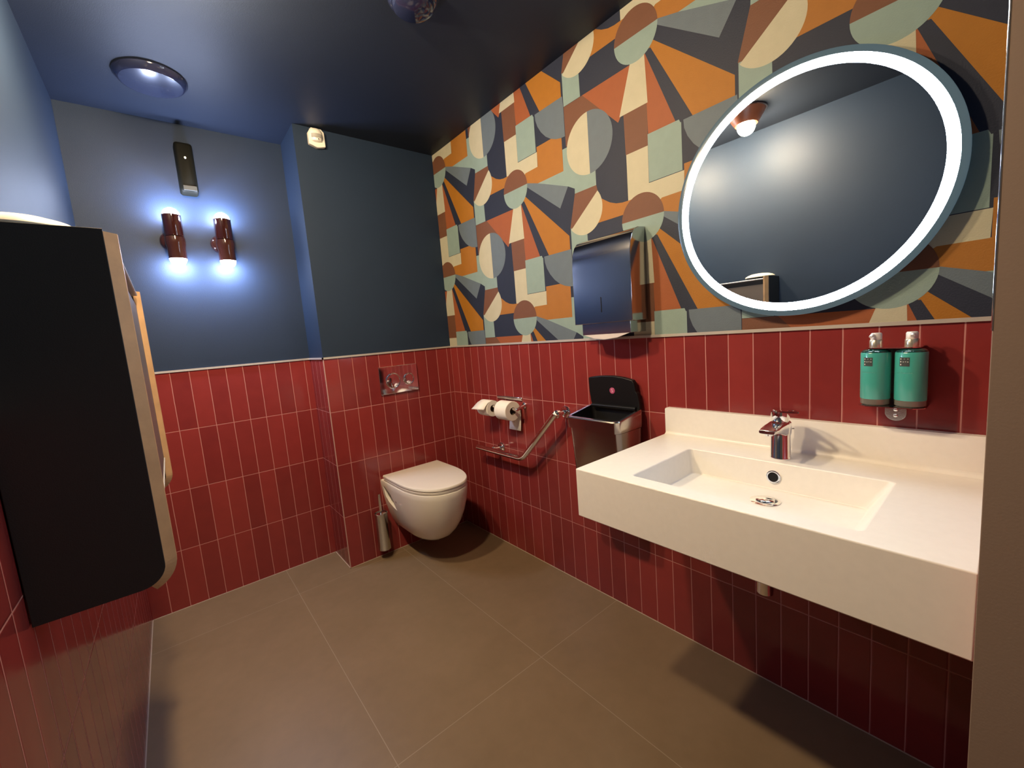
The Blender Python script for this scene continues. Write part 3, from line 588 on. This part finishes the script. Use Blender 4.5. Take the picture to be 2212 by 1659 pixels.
# ------------------------------------------------------------------ ceiling lamps (one shows in the mirror)
dish = mat('rust_lamp_dish', (0.42, 0.13, 0.06), rough=0.35); rimm = mat('dark_rim', (0.06, 0.03, 0.03), rough=0.3)
warmb = mat('warm_globe', (1, 1, 1), rough=0.4, emis=WARM, es=LAMP_E)
def ceiling_lamp(x, y, label):
    c_ = thing('ceiling_lamp', label, 'ceiling lamp', (x, y, H), 'globe ceiling lamps near the left wall')
    bm = bmn(); lathe(bm, [(0, 0), (0.104, 0), (0.106, 0.003), (0.104, 0.007), (0.098, 0.008)], (x, y, H), (0, 0, -1), 56); obj('rim', bm, rimm, c_, smooth=True)
    bm = bmn(); lathe(bm, [(0.097, 0.007), (0.088, 0.026), (0.070, 0.056), (0.058, 0.074), (0.055, 0.074), (0.067, 0.054), (0.086, 0.030), (0.088, 0.012), (0, 0.012)], (x, y, H), (0, 0, -1), 56); obj('shade', bm, dish, c_, smooth=True)
    bm = bmn(); lathe(bm, [(0.020, 0.012), (0.020, 0.050)], (x, y, H), (0, 0, -1), 32); obj('socket', bm, rimm, c_, smooth=True)
    bm = bmn(); lathe(bm, [(0.046*math.sin(PI*i/16), 0.084-0.046*math.cos(PI*i/16)) for i in range(17)], (x, y, H), (0, 0, -1), 32); g_ = obj('globe', bm, warmb, c_, smooth=True)
ceiling_lamp(-1.345, -1.36, 'globe ceiling lamp with rust dish seen reflected in the mirror')
ceiling_lamp(-1.345, -0.83, 'globe ceiling lamp just above the picture edge, nearer the air vent')

# ceiling vent and detector
cv = thing('air_vent', 'round navy air valve on the ceiling near the recessed wall', 'vent', (-1.352, -0.112, H))
bm = bmn(); lathe(bm, [(0.118, 0.0), (0.121, 0.004), (0.120, 0.009), (0.106, 0.026), (0.102, 0.027)], (-1.352, -0.112, H), (0, 0, -1), 64)
vm = mat('navy_gloss_metal', (0.016, 0.020, 0.050), rough=0.10, coat=0.6); obj('outer_ring', bm, vm, cv, smooth=True)
bm = bmn(); lathe(bm, [(0.102, 0.027), (0.08, 0.031), (0.04, 0.035), (0.0, 0.036)], (-1.352, -0.112, H), (0, 0, -1), 64); obj('centre_disc', bm, mat('navy_satin_metal', (0.035, 0.045, 0.085), rough=0.22, coat=0.4), cv, smooth=True)
sd_ = thing('smoke_detector', 'round navy detector on the ceiling at the top edge of the picture', 'detector', (-0.655, -1.055, H))
bm = bmn(); lathe(bm, [(0.082, 0), (0.084, 0.006), (0.080, 0.016), (0.070, 0.022)], (-0.655, -1.055, H), (0, 0, -1), 48); obj('detector_base', bm, vm, sd_, smooth=True)
bm = bmn(); lathe(bm, [(0.070, 0.020), (0.066, 0.036), (0.050, 0.046), (0.0, 0.050)], (-0.655, -1.055, H), (0, 0, -1), 48); obj('detector_dome', bm, vm, sd_, smooth=True)

# ------------------------------------------------------------------ baby changing station on the left wall
cs = thing('changing_station', 'dark folded baby changing station with plywood edges on the left wall', 'changing station', (XL, -1.0, 0.85))
lam = mat('charcoal_laminate', (0.030, 0.030, 0.031), rough=0.45, bump=0.15, bscale=500)
def side_poly(xo, zt=1.500, zb=0.858, r=0.038): return [(XL+0.002, zt), (XL+0.002, zb)] + [(xo-r+r*math.cos(a), zb+r+r*math.sin(a)) for a in [-PI/2+PI/2*i/8 for i in range(9)]] + [(xo, zt)]
for k, (ya_, yb_) in enumerate(((-1.414, -1.392), (-0.622, -0.600))):
    bm = bmn(); prism(bm, side_poly(-1.5135), 'y', ya_, yb_); sd2 = obj('side_panel', bm, lam, cs, bevel=0.001)
    # bevelled plywood nose following the front edge and rounded foot
    bm = bmn(); V = []
    path = [(-1.5135-0.038+0.038*math.cos(a), 0.858+0.038+0.038*math.sin(a), math.cos(a), math.sin(a)) for a in [-PI/2.6+PI/2.6*i/8 for i in range(9)]] + [(-1.5135, 1.2, 1, 0), (-1.5135, 1.496, 1, 0)]
    y0_, y1_ = (ya_+0.002, yb_+0.004) if k == 0 else (ya_-0.002, yb_)
    for (px, pz_, nx, nz) in path:
        V.append([bm.verts.new((px, y0_, pz_)), bm.verts.new((px+0.017*nx, y1_-0.008, pz_+0.017*nz)), bm.verts.new((px+0.0175*nx, y1_, pz_+0.0175*nz)), bm.verts.new((px, y1_, pz_))])
    for a, b_ in zip(V, V[1:]):
        for i in range(4): bm.faces.new((a[i], b_[i], b_[(i+1) % 4], a[(i+1) % 4]))
    bm.faces.new(V[0]); bm.faces.new(list(reversed(V[-1])))
    obj('plywood_edge', bm, wood, sd2)
bm = bmn(); box(bm, XL+0.002, -1.530, -1.392, -0.622, 0.90, 1.488); obj('cabinet_body', bm, lam, cs)
bm = bmn(); box(bm, -1.526, -1.510, -1.388, -0.626, 0.955, 1.452); fl = obj('folding_bed', bm, mat('grey_brown_laminate', (0.13, 0.11, 0.10), rough=0.4), cs, bevel=0.002)
bm = bmn(); box(bm, -1.5285, -1.503, -1.388, -0.626, 1.480, 1.487); obj('mat_edge', bm, mat('pale_mat', (0.72, 0.74, 0.80), rough=0.5), cs, bevel=0.003)
bm = bmn(); box(bm, -1.527, -1.507, -1.388, -0.626, 0.950, 0.955); obj('lower_edge', bm, mat('pale_edge', (0.30, 0.28, 0.24), rough=0.4), fl, bevel=0.002)
ts = thing('plastic_lid', 'low white oval plastic lid lying on top of the changing station', 'lid', (-1.622, -1.325, 1.5))
bm = bmn(); lathe(bm, [(0.0, 0.0), (0.078, 0.0), (0.080, 0.004), (0.078, 0.009), (0.066, 0.017), (0.045, 0.024), (0.02, 0.027), (0.0, 0.028)], (-1.622, -1.325, 1.5005), n=56, sx=1.0, sy=1.05); obj('lid_shell', bm, whitep, ts, smooth=True)
